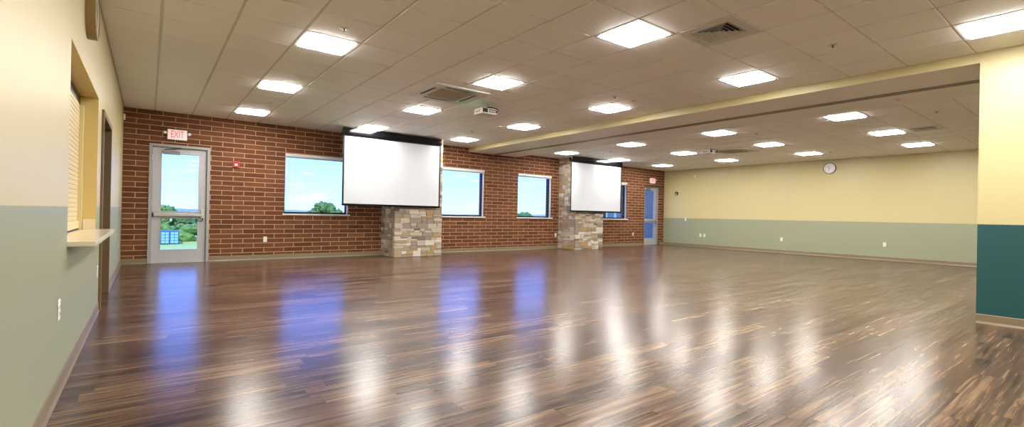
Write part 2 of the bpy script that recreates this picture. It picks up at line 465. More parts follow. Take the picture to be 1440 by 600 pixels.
# left wall with pass-through and door opening
PT = (4.10, 6.20, 0.875, 2.17)
LD = (6.62, 7.98, 0.0, 2.13)
lw_holes = [PT, LD]
struct('wall_left', grid_wall([BACK - 0.2, WY], [0.0, CEIL + 0.16], lw_holes, LX, LX - 0.17, 'y'), M_sagewall, 'left wall painted pale yellow over sage')
struct('wall_right', bx(RX, BACK - 0.2, 0, RX + 0.2, WY, CEIL + 0.16), M_sagewall, 'far wall painted yellow over sage green')
struct('wall_front', bx(LX - 0.6, BACK - 0.2, 0, RX, BACK, CEIL + 0.16), M_sagewall)
# partition wall with its beam: teal dado, yellow above, soffit underside
def partition():
    bm = B()
    JY = 1.055
    # profile in y-z: wall part y from BACK to JY full height; beam part JY..WY from SOFZ to top
    pts = [(BACK, 0.0), (JY, 0.0), (JY, SOFZ), (WY, SOFZ), (WY, CEIL + 0.16), (BACK, CEIL + 0.16)]
    a = [bm.verts.new((SOF0, y, z)) for y, z in pts]; b = [bm.verts.new((SOF1, y, z)) for y, z in pts]
    bm.faces.new(a); bm.faces.new(b)
    for i in range(6):
        j = (i + 1) % 6
        f = bm.faces.new((a[i], a[j], b[j], b[i]))
        if i == 2: f.material_index = 1
    return struct('wall_partition', bm, [M_tealwall, M_soffit], 'partition end wall in yellow over dark teal with the beam that runs to the brick wall')
partition()

# sliding partition track under the soffit: part of the room trim
tr = struct('trim_1')
tr['label'] = 'dark metal partition track under the soffit'
for nm, x0, x1, d in (('track_lip', 8.235, 8.285, 0.012), ('track_channel', 8.285, 8.322, 0.003), ('track_lip', 8.322, 8.372, 0.012)):
    obj(nm, bx(x0, 1.055, SOFZ - d, x1, WY, SOFZ, mat=0), M_track if nm == 'track_lip' else M_dark, tr)

# baseboards
def baseboard(name, x0, y0, x1, y1, face):
    """coved vinyl base; face: direction of the room ('-y','+x','-x')"""
    prof = [(0, 0), (0.016, 0), (0.013, 0.006), (0.007, 0.022), (0.006, 0.095), (0.003, 0.102), (0, 0.102)]
    bm = B()
    dx, dy = {'-y': (0, -1), '+x': (1, 0), '-x': (-1, 0), '+y': (0, 1)}[face]
    A = [bm.verts.new((x0 + dx * p, y0 + dy * p, z)) for p, z in prof]
    Bv = [bm.verts.new((x1 + dx * p, y1 + dy * p, z)) for p, z in prof]
    for i in range(len(prof)):
        j = (i + 1) % len(prof); bm.faces.new((A[i], A[j], Bv[j], Bv[i]))
    bm.faces.new(A); bm.faces.new(Bv)
    return struct(name, bm, M_base)
P1 = (4.79, 6.10); P2 = (11.00, 12.32); PFY = 10.97
baseboard('baseboard_back', 1.02, WY, P1[0], WY, '-y')
baseboard('baseboard_back', LX, WY, D1X, WY, '-y')
baseboard('baseboard_back', P1[1], WY, P2[0], WY, '-y')
baseboard('baseboard_back', P2[1], WY, D2X, WY, '-y')
baseboard('baseboard_back', D2X + 1.02, WY, RX, WY, '-y')
baseboard('baseboard_left', LX, BACK, LX, LD[0] - 0.0, '+x')
baseboard('baseboard_left', LX, LD[1] + 0.0, LX, WY, '+x')
baseboard('baseboard_right', RX, BACK, RX, WY, '-x')
baseboard('baseboard_partition', PX, BACK, PX, 1.055, '-x')

# ------------------------------------------------------------------ windows
def window(n, x0, x1):
    w = struct(f'window_{n}')
    y = WY + 0.115
    bm = B(); t = 0.032
    box(bm, x0, y, WZ0, x0 + t, y + 0.06, WZ1); box(bm, x1 - t, y, WZ0, x1, y + 0.06, WZ1)
    box(bm, x0 + t, y, WZ0, x1 - t, y + 0.06, WZ0 + t + 0.006); box(bm, x0 + t, y, WZ1 - t, x1 - t, y + 0.06, WZ1)
    obj('window_frame', bm, M_darkalu, w)
    obj('window_pane', bx(x0 + t, y + 0.025, WZ0 + t, x1 - t, y + 0.031, WZ1 - t), M_glass, w)
    obj('window_sill', bx(x0 - 0.035, WY - 0.035, WZ0 - 0.036, x1 + 0.045, WY + 0.115, WZ0, bev=0.004), M_whitemetal, w)
    # white liner of the reveal and the shade case at the head
    bm = B(); box(bm, x1 - 0.006, WY + 0.03, WZ0, x1, y, WZ1 - 0.05)
    obj('reveal_liner', bm, M_whitemetal, w)
    c = obj('roller_shade', bx(x0 + 0.004, WY - 0.012, WZ1 - 0.068, x1 - 0.004, WY + 0.075, WZ1 - 0.002, bev=0.008, seg=2), M_whitemetal, w)
    obj('shade_roll', lathe(B(), [(0, 0), (0.022, 0), (0.022, x1 - x0 - 0.05), (0, x1 - x0 - 0.05)], (x0 + 0.025, WY + 0.04, WZ1 - 0.075), 'x', 16), M_white, c)
for i, (a, b) in enumerate(WINS): window(i + 1, a, b)

# ------------------------------------------------------------------ glazed exit doors
def exit_door(n, x0, WY):
    d = struct(f'door_{n}')
    H = 2.375; W = 1.02; fw = 0.052
    bm = B()
    for a, b, c, e in ((0, fw, 0, H), (W - fw, W, 0, H), (fw, W - fw, H - fw, H)):
        box(bm, x0 + a, WY - 0.018, c, x0 + b, WY + 0.14, e, bev=0.003)
        # stop
    for a, b, c, e in ((fw, fw + 0.016, 0, H - fw), (W - fw - 0.016, W - fw, 0, H - fw), (fw + 0.016, W - fw - 0.016, H - fw - 0.016, H - fw)):
        box(bm, x0 + a, WY + 0.085, c, x0 + b, WY + 0.14, e)
    obj('door_frame', bm, M_framegrey, d)
    LYO, LY1 = WY + 0.036, WY + 0.082
    lx0, lx1, lz1 = x0 + fw + 0.004, x0 + W - fw - 0.004, H - fw - 0.004
    gx0_, gx1_ = x0 + 0.205, x0 + 0.825
    bm = grid_wall([lx0, lx1], [0.012, lz1], [(gx0_, gx1_, 0.262, 0.895), (gx0_, gx1_, 1.035, 2.195)], LYO, LY1, 'x')
    leaf = obj('door_leaf', bm, M_doorgrey, d)
    for z0, z1, nm in ((0.262, 0.895, 'lower'), (1.035, 2.195, 'upper')):
        obj('door_pane', bx(gx0_, LYO + 0.02, z0, gx1_, LYO + 0.026, z1), M_glass, leaf)
        b2 = B(); t = 0.014
        for r in ((gx0_ - t, gx0_, z0 - t, z1 + t), (gx1_, gx1_ + t, z0 - t, z1 + t), (gx0_, gx1_, z0 - t, z0), (gx0_, gx1_, z1, z1 + t)):
            box(b2, r[0], LYO - 0.006, r[2], r[1], LYO, r[3])
        obj('glazing_bead', b2, M_doorgrey, leaf)
    # panic bar
    pb = obj('panic_bar', box(bx(x0 + 0.075, LYO - 0.045, 0.932, x0 + 0.60, LYO - 0.004, 0.998, bev=0.006, seg=2), x0 + 0.40, LYO - 0.062, 0.937, x0 + 0.90, LYO - 0.012, 0.993, bev=0.006, seg=2), M_alu, leaf)
    obj('end_cap', bx(x0 + 0.066, LYO - 0.05, 0.925, x0 + 0.09, LYO, 1.003, bev=0.004), M_blackmat, leaf)
    bm = bx(x0 + 0.87, LYO - 0.055, 0.90, x0 + 0.935, LYO, 1.09, bev=0.008, seg=2)
    obj('latch_case', bm, M_alu, leaf)
    obj('door_lever', tube(B(), [(x0 + 0.905, LYO - 0.05, 0.90), (x0 + 0.905, LYO - 0.06, 0.86), (x0 + 0.88, LYO - 0.065, 0.835), (x0 + 0.855, LYO - 0.05, 0.85)], 0.008), M_blackmat, leaf)
    # closer
    cl = obj('door_closer', bx(x0 + 0.225, LYO - 0.07, 2.180, x0 + 0.50, LYO, 2.250, bev=0.006, seg=2), M_closer, leaf)
    obj('closer_arm', tube(tube(B(), [(x0 + 0.25, LYO - 0.04, 2.27), (x0 + 0.40, LYO - 0.13, 2.285)], 0.008), [(x0 + 0.40, LYO - 0.13, 2.285), (x0 + 0.52, WY - 0.0, 2.325)], 0.008), M_darkalu, leaf)
    for z in (0.25, 1.15, 2.05):
        obj('hinge', lathe(B(), [(0, 0), (0.008, 0), (0.008, 0.11), (0, 0.11)], (x0 + fw + 0.002, WY + 0.03, z), 'z', 10), M_alu, leaf)
    obj('threshold', bx(x0 + fw, WY + 0.02, 0.0, x0 + W - fw, WY + 0.14, 0.011), M_alu, d)
    return d
exit_door(1, D1X, WY); exit_door(2, D2X, WY + 0.115)

# left wall door with bronze frame
def side_door():
    d = struct('door_3')
    y0, y1, H = LD[0], LD[1], LD[3]
    f = 0.055
    bm = B()
    for a, b, c, e in ((y0, y0 + f, 0, H), (y1 - f, y1, 0, H), (y0 + f, y1 - f, H - f, H)):
        box(bm, LX - 0.165, a, c, LX + 0.022, b, e, bev=0.003)
    obj('door_frame', bm, M_bronze, d)
    leaf = obj('door_leaf', bx(LX - 0.15, y0 + f, 0.01, LX - 0.105, y1 - f, H - f), M_darkdoor, d)
    obj('door_handle', tube(B(), [(LX - 0.105, y0 + 0.13, 1.0), (LX - 0.06, y0 + 0.13, 1.0), (LX - 0.06, y0 + 0.23, 1.0)], 0.009), M_alu, leaf)
    for z in (0.25, 1.05, 1.85):
        obj('hinge', lathe(B(), [(0, 0), (0.008, 0), (0.008, 0.1), (0, 0.1)], (LX - 0.10, y1 - f - 0.006, z), 'z', 10), M_alu, leaf)
side_door()
# space behind the left wall
struct('wall_left_recess', bx(LX - 0.62, 3.6, 0, LX - 0.56, 8.4, CEIL), M_dark)

# ------------------------------------------------------------------ pass-through: recess lining, shutter, counter
RD = 0.17
struct('trim_2', grid_wall([PT[0], PT[1]], [PT[2], PT[3]], [(PT[0] + 0.004, PT[1] - 0.004, PT[2], PT[3] - 0.004)], LX - 0.0006, LX - RD - 0.02, 'y'), M_shadeyellow, 'yellow painted lining of the pass-through opening, colour deepened for shade')
def shutter():
    t = thing('rolling_shutter', 'cream slatted counter shutter closed in the left wall opening', 'shutter', (LX - 0.14, PT[0], PT[2] + 0.006))
    w = PT[1] - PT[0]; h = PT[3] - PT[2] - 0.006
    bm = B(); n = 27; hh = (h - 0.10 - 0.075) / n
    prof = []
    for k in range(n):
        z = 0.085 + k * hh
        prof += [(0.0, z), (0.006, z + hh * 0.08), (0.007, z + hh * 0.5), (0.006, z + hh * 0.92)]
    prof.append((0.0, 0.085 + n * hh))
    A = [bm.verts.new((p, 0.05, z)) for p, z in prof]; Bv = [bm.verts.new((p, w - 0.05, z)) for p, z in prof]
    for i in range(len(prof) - 1): bm.faces.new((A[i], A[i + 1], Bv[i + 1], Bv[i]))
    A2 = [bm.verts.new((-0.012, 0.05, z)) for z in (0.085, 0.085 + n * hh)]; B2 = [bm.verts.new((-0.012, w - 0.05, z)) for z in (0.085, 0.085 + n * hh)]
    bm.faces.new((A2[0], A2[1], B2[1], B2[0]))
    obj('curtain', bm, M_shutter, t)
    obj('bottom_bar', bx(-0.012, 0.05, 0.012, 0.02, w - 0.05, 0.083, bev=0.004), M_shutter, t)
    for a in (0.004, w - 0.062):
        g = B(); box(g, -0.02, a, 0.0, 0.036, a + 0.058, h - 0.10); obj('guide_rail', g, M_shutter, t)
    obj('hood', bx(-0.03, 0.004, h - 0.095, 0.005, w - 0.004, h - 0.005), M_darkdoor, t)
    obj('gap_shade_strip', bx(-0.008, 0.06, 0.0, 0.014, w - 0.07, 0.012), M_blackmat, t)  # black strip standing for the shade in the gap under the bar
shutter()
def counter():
    t = thing('counter_shelf', 'cream laminate counter shelf jutting out below the shutter', 'counter', (LX, PT[0] - 0.01, PT[2] + 0.004))
    obj('worktop', bx(-0.168, 0.012, -0.036, 0.14, PT[1] - PT[0] + 0.10, 0.0, bev=0.005, seg=2), M_counter, t)
    obj('splash_end', bx(-0.098, PT[1] - PT[0] - 0.008, 0.0, -0.004, PT[1] - PT[0] + 0.004, 0.10, bev=0.002), M_counter, t)
counter()

# ------------------------------------------------------------------ stone pillars
ST = [mat('stone_' + n, c, 0.85, noise_amt=0.22, noise_scale=18, bump=0.006, bump_scale=28) for n, c in
      (('pale', (0.44, 0.38, 0.32)), ('grey', (0.27, 0.225, 0.185)), ('ochre', (0.36, 0.25, 0.115)), ('buff', (0.34, 0.26, 0.17)), ('taupe', (0.17, 0.135, 0.11)), ('cream', (0.55, 0.50, 0.43)))]
def stone_pillar(x0, x1, seed, label):
    rng = random.Random(seed)
    t = thing('stone_pillar', label, 'pillar', (x0, PFY, 0), 0, 'stone pillars on the brick wall')
    W = x1 - x0; Dp = WY - PFY
    obj('core', bx(0.03, 0.03, 0, W - 0.03, Dp, CEIL), ST[4], t)
    bm = B()
    def stone(cx, cy, cz, sx, sy, sz, m):
        g = bmesh.ops.create_cube(bm, size=1, matrix=Matrix.Translation((cx, cy, cz)) @ Matrix.Diagonal((sx, sy, sz, 1)))
        vs = g['verts']
        for f in set(f for v in vs for f in v.link_faces): f.material_index = m
        for v in vs: v.co += V(rng.uniform(-1, 1), rng.uniform(-1, 1), rng.uniform(-1, 1)) * 0.0035
        es = list(set(e for v in vs for e in v.link_edges))
        r = bmesh.ops.bevel(bm, geom=es, offset=min(0.007, sz * 0.15), segments=1, affect='EDGES')
        for f in r['faces']: f.material_index = m
    z = 0.0
    zmax = CEIL
    while z < zmax - 0.001:
        course = min(rng.choice((0.10, 0.13, 0.15)), zmax - z)
        if zmax - z - course < 0.05: course = zmax - z
        def fill(u0, u1, place):
            u = u0
            while u < u1 - 0.001:
                L_ = rng.uniform(0.14, 0.36)
                if u1 - u - L_ < 0.09: L_ = u1 - u
                subs = [1] if rng.random() < 0.42 or course < 0.09 else ([0.5, 0.5] if rng.random() < .6 else [0.35, 0.65])
                zz = z
                for s in subs:
                    h = course * s
                    segs = [L_] if (len(subs) == 1 or L_ < 0.22 or rng.random() < 0.5) else [L_ * 0.45, L_ * 0.55]
                    uu = u
                    for l in segs:
                        m = rng.choices(range(6), (26, 20, 10, 20, 8, 16))[0]
                        place(uu + l / 2, zz + h / 2, l - 0.003, h - 0.003, rng.uniform(0.0, 0.02), m)
                        uu += l
                    zz += h
                u += L_
        fill(0.0, W, lambda u, zc, l, h, d, m: stone(u, 0.02 - d / 2 + 0.01, zc, l, 0.05 + d, h, m))
        fill(0.05, Dp, lambda u, zc, l, h, d, m: stone(0.02 - d / 2 + 0.005, u, zc, 0.05 + d, l, h, m))
        fill(0.05, Dp, lambda u, zc, l, h, d, m: stone(W - 0.02 + d / 2 - 0.005, u, zc, 0.05 + d, l, h, m))
        z += course
    obj('stone_facing', bm, ST, t)
    return t
stone_pillar(P1[0], P1[1], 5, 'ledger stone pillar standing between the first and second windows, behind the nearer screen')
stone_pillar(P2[0], P2[1], 11, 'ledger stone pillar standing behind the smaller, farther screen, right of the third window')

# ------------------------------------------------------------------ projection screens
def screen(x0, x1, label):
    t = thing('projection_screen', label, 'projection screen', (x0, 10.85, CEIL), 0, 'pull-down screens in front of the stone pillars')
    W = x1 - x0
    zb = 1.235 - CEIL
    obj('screen_casing', bx(-0.006, -0.040, -0.175, W + 0.006, 0.075, -0.022, bev=0.003), M_black, t)
    zf = 2.815 - CEIL
    obj('drop_masking', bx(0.0, 0.0, zf, W, 0.003, -0.165), M_blackmat, t)
    obj('screen_fabric', bx(0.042, -0.0008, zb + 0.05, W - 0.042, 0.0028, zf), M_screen, t)
    for a in (0.0, W - 0.042): obj('side_border', bx(a, -0.0006, zb + 0.02, a + 0.042, 0.003, zf), M_blackmat, t)
    obj('bottom_bar', bx(0.0, -0.014, zb, W, 0.016, zb + 0.05, bev=0.006, seg=2), M_black, t)
    for a in (-0.045, W + 0.005):
        bm = B(); box(bm, a, -0.03, -0.05, a + 0.04, 0.05, -0.042); box(bm, a + 0.016, 0.005, -0.045, a + 0.024, 0.013, 0.006); obj('ceiling_bracket', bm, M_alu, t)
    return t
screen(3.465, 5.965, 'large white projection screen lowered in front of the nearer stone pillar')
screen(10.635, 13.095, 'white projection screen lowered in front of the farther stone pillar')

# ------------------------------------------------------------------ ceiling lights
def light_proto():
    t = thing('ceiling_light', '', 'ceiling light', group='square ceiling light panels')
    h = GS / 2 - 0.010
    bm = B()
    w = 0.038
    prof = [(h, 0.004), (h, -0.0035), (h - w, -0.0035), (h - w - 0.004, 0.008)]
    rings = [[bm.verts.new((sx * r, sy * r, z)) for sx, sy in ((-1, -1), (1, -1), (1, 1), (-1, 1))] for r, z in prof]
    for a, b in zip(rings, rings[1:]):
        for k in range(4): bm.faces.new((a[k], a[(k + 1) % 4], b[(k + 1) % 4], b[k]))
    obj('light_frame', bm, M_whitemetal, t)
    r = h - w - 0.003
    bm = B(); p = r - 0.016
    rings = [[bm.verts.new((sx * q, sy * q, z)) for sx, sy in ((-1, -1), (1, -1), (1, 1), (-1, 1))] for q, z in ((r, 0.006), (r, -0.006), (p, -0.016))]  # lens dropped below the frame, shaped so its sides brighten the ceiling
    for a, b in zip(rings, rings[1:]):
        for k in range(4): bm.faces.new((a[k], a[(k + 1) % 4], b[(k + 1) % 4], b[k]))
    bm.faces.new(rings[0]); bm.faces.new(rings[-1])
    obj('diffuser', bm, M_panel, t)
    # back tray above the tiles closes the opening
    obj('housing', bx(-h, -h, 0.012, h, h, 0.07), M_whitemetal, t)
    return t
lp = light_proto()
for k, (ix, jy, lab) in enumerate(LIGHTS):
    loc = (gx(ix), gy(jy), CEIL)
    if k == 0: lp.location = loc; lp['label'] = lab
    else: dup(lp, loc, lab)

# ------------------------------------------------------------------ air diffusers
def air_vent():
    t = thing('ceiling_vent', 'square louvred air vent in the main room ceiling near the camera', 'air vent', (gx(6.5), gy(-2.5), CEIL), group='square louvred ceiling vents')
    h = GS / 2 - 0.011; o = 0.20
    bm = B()
    rings = [[bm.verts.new((sx * r, sy * r, z)) for sx, sy in ((-1, -1), (1, -1), (1, 1), (-1, 1))] for r, z in ((h, 0.006), (h, -0.002), (o, -0.002), (o, 0.05))]
    for a, b in zip(rings, rings[1:]):
        for k in range(4): bm.faces.new((a[k], a[(k + 1) % 4], b[(k + 1) % 4], b[k]))
    obj('vent_plate', bm, M_whitemetal, t)
    obj('vent_backing', bx(-o, -o, 0.05, o, o, 0.06), M_dark, t)
    for r in (0.192, 0.15, 0.108, 0.066):
        bm = B()
        pr_ = [(r, -0.004), (r - 0.030, 0.022), (r - 0.032, 0.020), (r - 0.003, -0.006)]
        rg = [[bm.verts.new((sx * q, sy * q, z)) for sx, sy in ((-1, -1), (1, -1), (1, 1), (-1, 1))] for q, z in pr_]
        for i in range(4):
            a, b = rg[i], rg[(i + 1) % 4]
            for k in range(4): bm.faces.new((a[k], a[(k + 1) % 4], b[(k + 1) % 4], b[k]))
        obj('louver', bm, M_whitemetal, t)
    obj('center_plate', bx(-0.03, -0.03, 0.0, 0.03, 0.03, 0.004), M_whitemetal, t)
    return t
vp = air_vent()
dup(vp, (gx(19.5), gy(-2.5), CEIL), 'square louvred air vent in the far room ceiling between lights')

# ------------------------------------------------------------------ ceiling cassettes
def cassette():
    t = thing('ceiling_cassette', 'square air conditioning cassette with four slots in the main room ceiling', 'air conditioner', (3.80, 6.70, CEIL), group='air conditioning cassettes')
    H = 0.475
    bm = B()
    sl0, sl1, slw = 0.330, 0.395, 0.26     # slot position and half length
    # top plate with 4 slots : build as grid in xy
    us = sorted({-H, -sl1, -sl0, -slw, slw, sl0, sl1, H}); cache = {}
    def vv(x, y, z):
        k = (round(x, 5), round(y, 5), z)
        if k not in cache: cache[k] = bm.verts.new((x, y, z))
        return cache[k]
    z0 = -0.018
    for i in range(len(us) - 1):
        for j in range(len(us) - 1):
            cx, cy = (us[i] + us[i + 1]) / 2, (us[j] + us[j + 1]) / 2
            slot = (sl0 < abs(cx) < sl1 and abs(cy) < slw) or (sl0 < abs(cy) < sl1 and abs(cx) < slw)
            if slot: continue
            bm.faces.new((vv(us[i], us[j], z0), vv(us[i + 1], us[j], z0), vv(us[i + 1], us[j + 1], z0), vv(us[i], us[j + 1], z0)))
    c = [vv(-H, -H, z0), vv(H, -H, z0), vv(H, H, z0), vv(-H, H, z0)]
    o = H + 0.012
    # rim skirts
    for (ax, ay, bx_, by) in ((-H, -H, H, -H), (H, -H, H, H), (H, H, -H, H), (-H, H, -H, -H)):
        sx = o / H
        pts = [p for p in us] if True else []
        n1 = bm.verts.new((ax, ay, z0 + 1e-4)); n2 = bm.verts.new((bx_, by, z0 + 1e-4)); n3 = bm.verts.new((bx_ * sx, by * sx, 0.0)); n4 = bm.verts.new((ax * sx, ay * sx, 0.0))
        bm.faces.new((n1, n2, n3, n4))
    obj('cassette_panel', bm, M_whitemetal, t)
    obj('intake_grille', bx(-0.285, -0.285, z0 - 0.004, 0.285, 0.285, z0 - 0.0005, bev=0.002), M_grillegrey, t)
    for k in range(4):
        g = B()
        def rot(x, y):
            for _ in range(k): x, y = -y, x
            return x, y
        a = rot(sl0, -slw); b = rot(sl1, slw)
        box(g, min(a[0], b[0]), min(a[1], b[1]), z0 + 0.012, max(a[0], b[0]), max(a[1], b[1]), z0 + 0.0175)
        s = obj('air_slot', g, M_dark, t)
        f = B()
        a = rot(sl0 + 0.026, -slw); b = rot(sl0 + 0.036, slw)
        box(f, min(a[0], b[0]), min(a[1], b[1]), z0 + 0.001, max(a[0], b[0]), max(a[1], b[1]), z0 + 0.010)
        obj('air_flap', f, M_grillegrey, s)
    return t
cp = cassette()
dup(cp, (13.05, 6.82, CEIL), 'square air conditioning cassette in the far room ceiling behind the farther projector')

# ------------------------------------------------------------------ projectors
def projector():
    X, Y = gx(6.5), gy(4.5)
    t = thing('projector', 'white ceiling projector hanging beside the cassette in the main room', 'projector', (X, Y, CEIL), group='ceiling projectors')
    h = GS / 2 - 0.011
    obj('ceiling_plate', bx(-h, -h, -0.004, h, h, 0.004, bev=0.001), M_plate, t)
    obj('mount_pole', lathe(B(), [(0, -0.004), (0.05, -0.004), (0.05, -0.012), (0.018, -0.014), (0.018, -0.075), (0, -0.075)], n=20), M_alu, t)
    bm = B(); box(bm, -0.07, -0.05, -0.083, 0.07, 0.05, -0.072, bev=0.002)
    for a, b in ((-1, -1), (1, -1), (1, 1), (-1, 1)): tube(bm, [(a * 0.05, b * 0.035, -0.078), (a * 0.10, b * 0.08, -0.095)], 0.005, 8)
    obj('mount_arm', bm, M_darkalu, t)
    z1, z0 = -0.092, -0.192
    body = obj('projector_body', bx(-0.155, -0.13, z0, 0.155, 0.13, z1, bev=0.014, seg=3), M_white, t)
    # rear (facing the camera side, -y): vents and connectors
    obj('exhaust_vent', bx(-0.145, -0.134, z0 + 0.018, -0.045, -0.129, z1 - 0.014), M_dark, body)
    for k in range(5):
        x = -0.02 + k * 0.034
        for q, zz in ((0, z0 + 0.028), (1, z0 + 0.062)):
            obj('socket', bx(x, -0.1335, zz, x + 0.024, -0.129, zz + (0.016 if (k + q) % 2 else 0.022)), M_dark if (k + q) % 3 else M_darkalu, body)
    obj('lens', lathe(B(), [(0.0, 0.128), (0.045, 0.128), (0.045, 0.150), (0.038, 0.152), (0.030, 0.140), (0, 0.145)], (0.05, 0, (z0 + z1) / 2), 'y', 24), M_black, body)
    obj('side_vent', bx(-0.158, -0.06, z0 + 0.03, -0.154, 0.09, z1 - 0.03), M_grillegrey, body)
    obj('cable', tube(B(), [(0.0, 0, -0.065), (0.05, -0.05, -0.060), (0.12, -0.11, -0.075), (0.155, -0.15, -0.10), (0.15, -0.160, -0.13), (0.13, -0.134, -0.145)], 0.0085, 8), M_black, t)
    return t
pp = projector()
p2 = dup(pp, (11.87, 6.90, CEIL), 'ceiling projector in the far room, seen left of the farther cassette')
for ch in list(p2.children):
    if ch.name.startswith('ceiling_plate'): bpy.data.objects.remove(ch, do_unlink=True)

# ------------------------------------------------------------------ sprinklers
def sprinkler():
    t = thing('sprinkler', '', 'sprinkler', group='pendent sprinkler heads')
    obj('escutcheon', lathe(B(), [(0.045, 0.0), (0.043, -0.004), (0.022, -0.009), (0.014, -0.009), (0.014, 0.0)], n=24), M_whitemetal, t)
    obj('sprinkler_head', lathe(B(), [(0.010, -0.006), (0.010, -0.014), (0.004, -0.017), (0.004, -0.026), (0.013, -0.027), (0.013, -0.029), (0, -0.029)], n=16), M_darkalu, t)
    return t
SPR = [(1.5, 1.5, 'pendent sprinkler head beyond the light panel nearest the camera at left'),
       (8.55, -3.5, 'pendent sprinkler head near the beam, between two ceiling lights at right'),
       (8.6, 8.5, 'pendent sprinkler head above the second window, close to the beam'),
       (8.55, 1.5, 'pendent sprinkler head in front of the third light of the column beside the beam'),
       (16.5, -3.4, 'pendent sprinkler head in the far room at the right, near the louvred vent'),
       (16.5, 1.6, 'pendent sprinkler head in the far room, just right of a light beside the soffit'),
       (16.5, 8.5, 'pendent sprinkler head in the far room just above the farther screen casing'),
       (23.5, 1.6, 'pendent sprinkler head on the ceiling just above the far wall clock'),
       (20.5, 8.6, 'pendent sprinkler head in the far room between the lights toward the farther glazed door')]
sp_ = sprinkler()
for k, (i, j, lab) in enumerate(SPR):
    loc = (gx(i), gy(j), CEIL)
    if k == 0: sp_.location = loc; sp_['label'] = lab
    else: dup(sp_, loc, lab)
for (x, y, z, lab) in ((1.70, 9.40, CEIL, 'flat round sprinkler cover between the two left column lights by the exit door'),
                       (6.33, 5.02, CEIL, 'flat round sprinkler cover beside the beam, below a light panel'),
                       (8.74, 2.12, SOFZ, 'flat round sprinkler cover on the soffit, nearest the yellow partition end'),
                       (8.80, 5.2, SOFZ, 'flat round sprinkler cover at the middle of the soffit')):
    o = obj('sprinkler_cover', lathe(B(), [(0.0, -0.006), (0.035, -0.006), (0.042, -0.003), (0.042, 0.0), (0, 0.0)], n=28), M_whitemetal, loc=(x, y, z))
    tag(o, lab, 'sprinkler cover', 'flat sprinkler covers')

# ------------------------------------------------------------------ exit signs
def text_mesh(body, size, depth, material, name, parent, loc, rot):
    cu = bpy.data.curves.new(name, 'FONT'); cu.body = body; cu.size = size; cu.extrude = depth
    cu.align_x = 'CENTER'; cu.align_y = 'CENTER'; cu.offset = size * 0.012
    tmp = bpy.data.objects.new('tmp_text', cu); COL.objects.link(tmp)
    bpy.context.view_layer.update()
    me = bpy.data.meshes.new_from_object(tmp.evaluated_get(bpy.context.evaluated_depsgraph_get()))
    bpy.data.objects.remove(tmp, do_unlink=True)
    me.materials.clear(); me.materials.append(material)
    o = bpy.data.objects.new(name, me); COL.objects.link(o); o.parent = parent
    o.location = loc; o.rotation_euler = rot
    return o
def exit_sign():
    t = thing('exit_sign', 'lit red EXIT sign above the near glazed door at left', 'exit sign', (0.445, WY, 2.58), group='EXIT signs over the glazed doors')
    obj('sign_housing', bx(-0.165, -0.048, -0.105, 0.165, 0.0, 0.105, bev=0.006, seg=2), M_white, t)
    f = obj('sign_face', bx(-0.150, -0.0495, -0.092, 0.150, -0.047, 0.092), M_exit_face, t)
    tm = text_mesh('EXIT', 0.175, 0.0012, M_exit_letter, 'lettering', f, (0, -0.0505, 0), (math.pi / 2, 0, 0))
    tm.scale = (0.62, 1.12, 1)
    for s in (-1, 1):
        h = obj('lamp_head', lathe(B(), [(0, 0.0), (0.022, -0.004), (0.030, -0.022), (0.030, -0.030), (0, -0.030)], (s * 0.200, -0.03, 0.03), 'y', 18), M_white, t)
        obj('lamp_lens', lathe(B(), [(0, -0.0305), (0.024, -0.0305), (0.02, -0.036), (0, -0.038)], (s * 0.200, -0.03, 0.03), 'y', 18), M_lens, h)
        obj('lamp_bracket', bx(min(s * 0.165, s * 0.20), -0.034, 0.015, max(s * 0.165, s * 0.20), -0.014, 0.045), M_white, t)
    return t
ex = exit_sign()
dup(ex, (D2X + 0.445, WY, 2.58), 'small EXIT sign above the farther glazed door by the corner')

# fire alarm strobe on the brick
def alarm(loc, label, rotz, m1, cat):
    t = thing('fire_alarm_strobe' if m1 is M_red else 'wall_strobe', label, cat, loc, rotz)
    obj('alarm_body', bx(-0.06, -0.045, -0.065, 0.06, 0.0, 0.065, bev=0.006, seg=2), m1, t)
    obj('strobe_lens', bx(-0.026, -0.060, -0.038, 0.026, -0.045, 0.006, bev=0.008, seg=2), M_lens, t)
    obj('horn_grille', bx(-0.035, -0.048, 0.020, 0.035, -0.0445, 0.05), M_blackmat if m1 is not M_red else M_red, t)
    return t
alarm((1.49, WY, 2.075), 'red fire alarm strobe on the brick wall right of the glazed door', 0, M_red, 'fire alarm')
alarm((RX, 11.19, 2.09), 'small black strobe with white lens on the far yellow wall near the corner', -math.pi / 2, M_blackmat, 'wall strobe')

# ------------------------------------------------------------------ outlets, switches, sensors  (built facing -y)
def plate(kind):
    t = thing('wall_outlet' if kind == 'outlet' else 'light_switch', '', 'outlet' if kind == 'outlet' else 'switch', group='electrical plates')
    obj('cover_plate', bx(-0.037, -0.006, -0.06, 0.037, 0.0, 0.06, bev=0.003), M_white, t)
    if kind == 'outlet':
        for z in (-0.022, 0.022):
            s = obj('receptacle', lathe(B(), [(0.016, -0.0055), (0.016, -0.0085), (0, -0.0085)], (0, 0, z), 'y', 18), M_white, t)
            obj('slot', box(bx(-0.0065, -0.0092, z - 0.004, -0.0045, -0.0084, z + 0.006), 0.0045, -0.0092, z - 0.004, 0.0065, -0.0084, z + 0.006), M_dark, s)
    else:
        obj('toggle', bx(-0.006, -0.018, -0.012, 0.006, -0.006, 0.012, bev=0.002), M_white, t)
    return t
op_, sw_ = plate('outlet'), plate('switch')
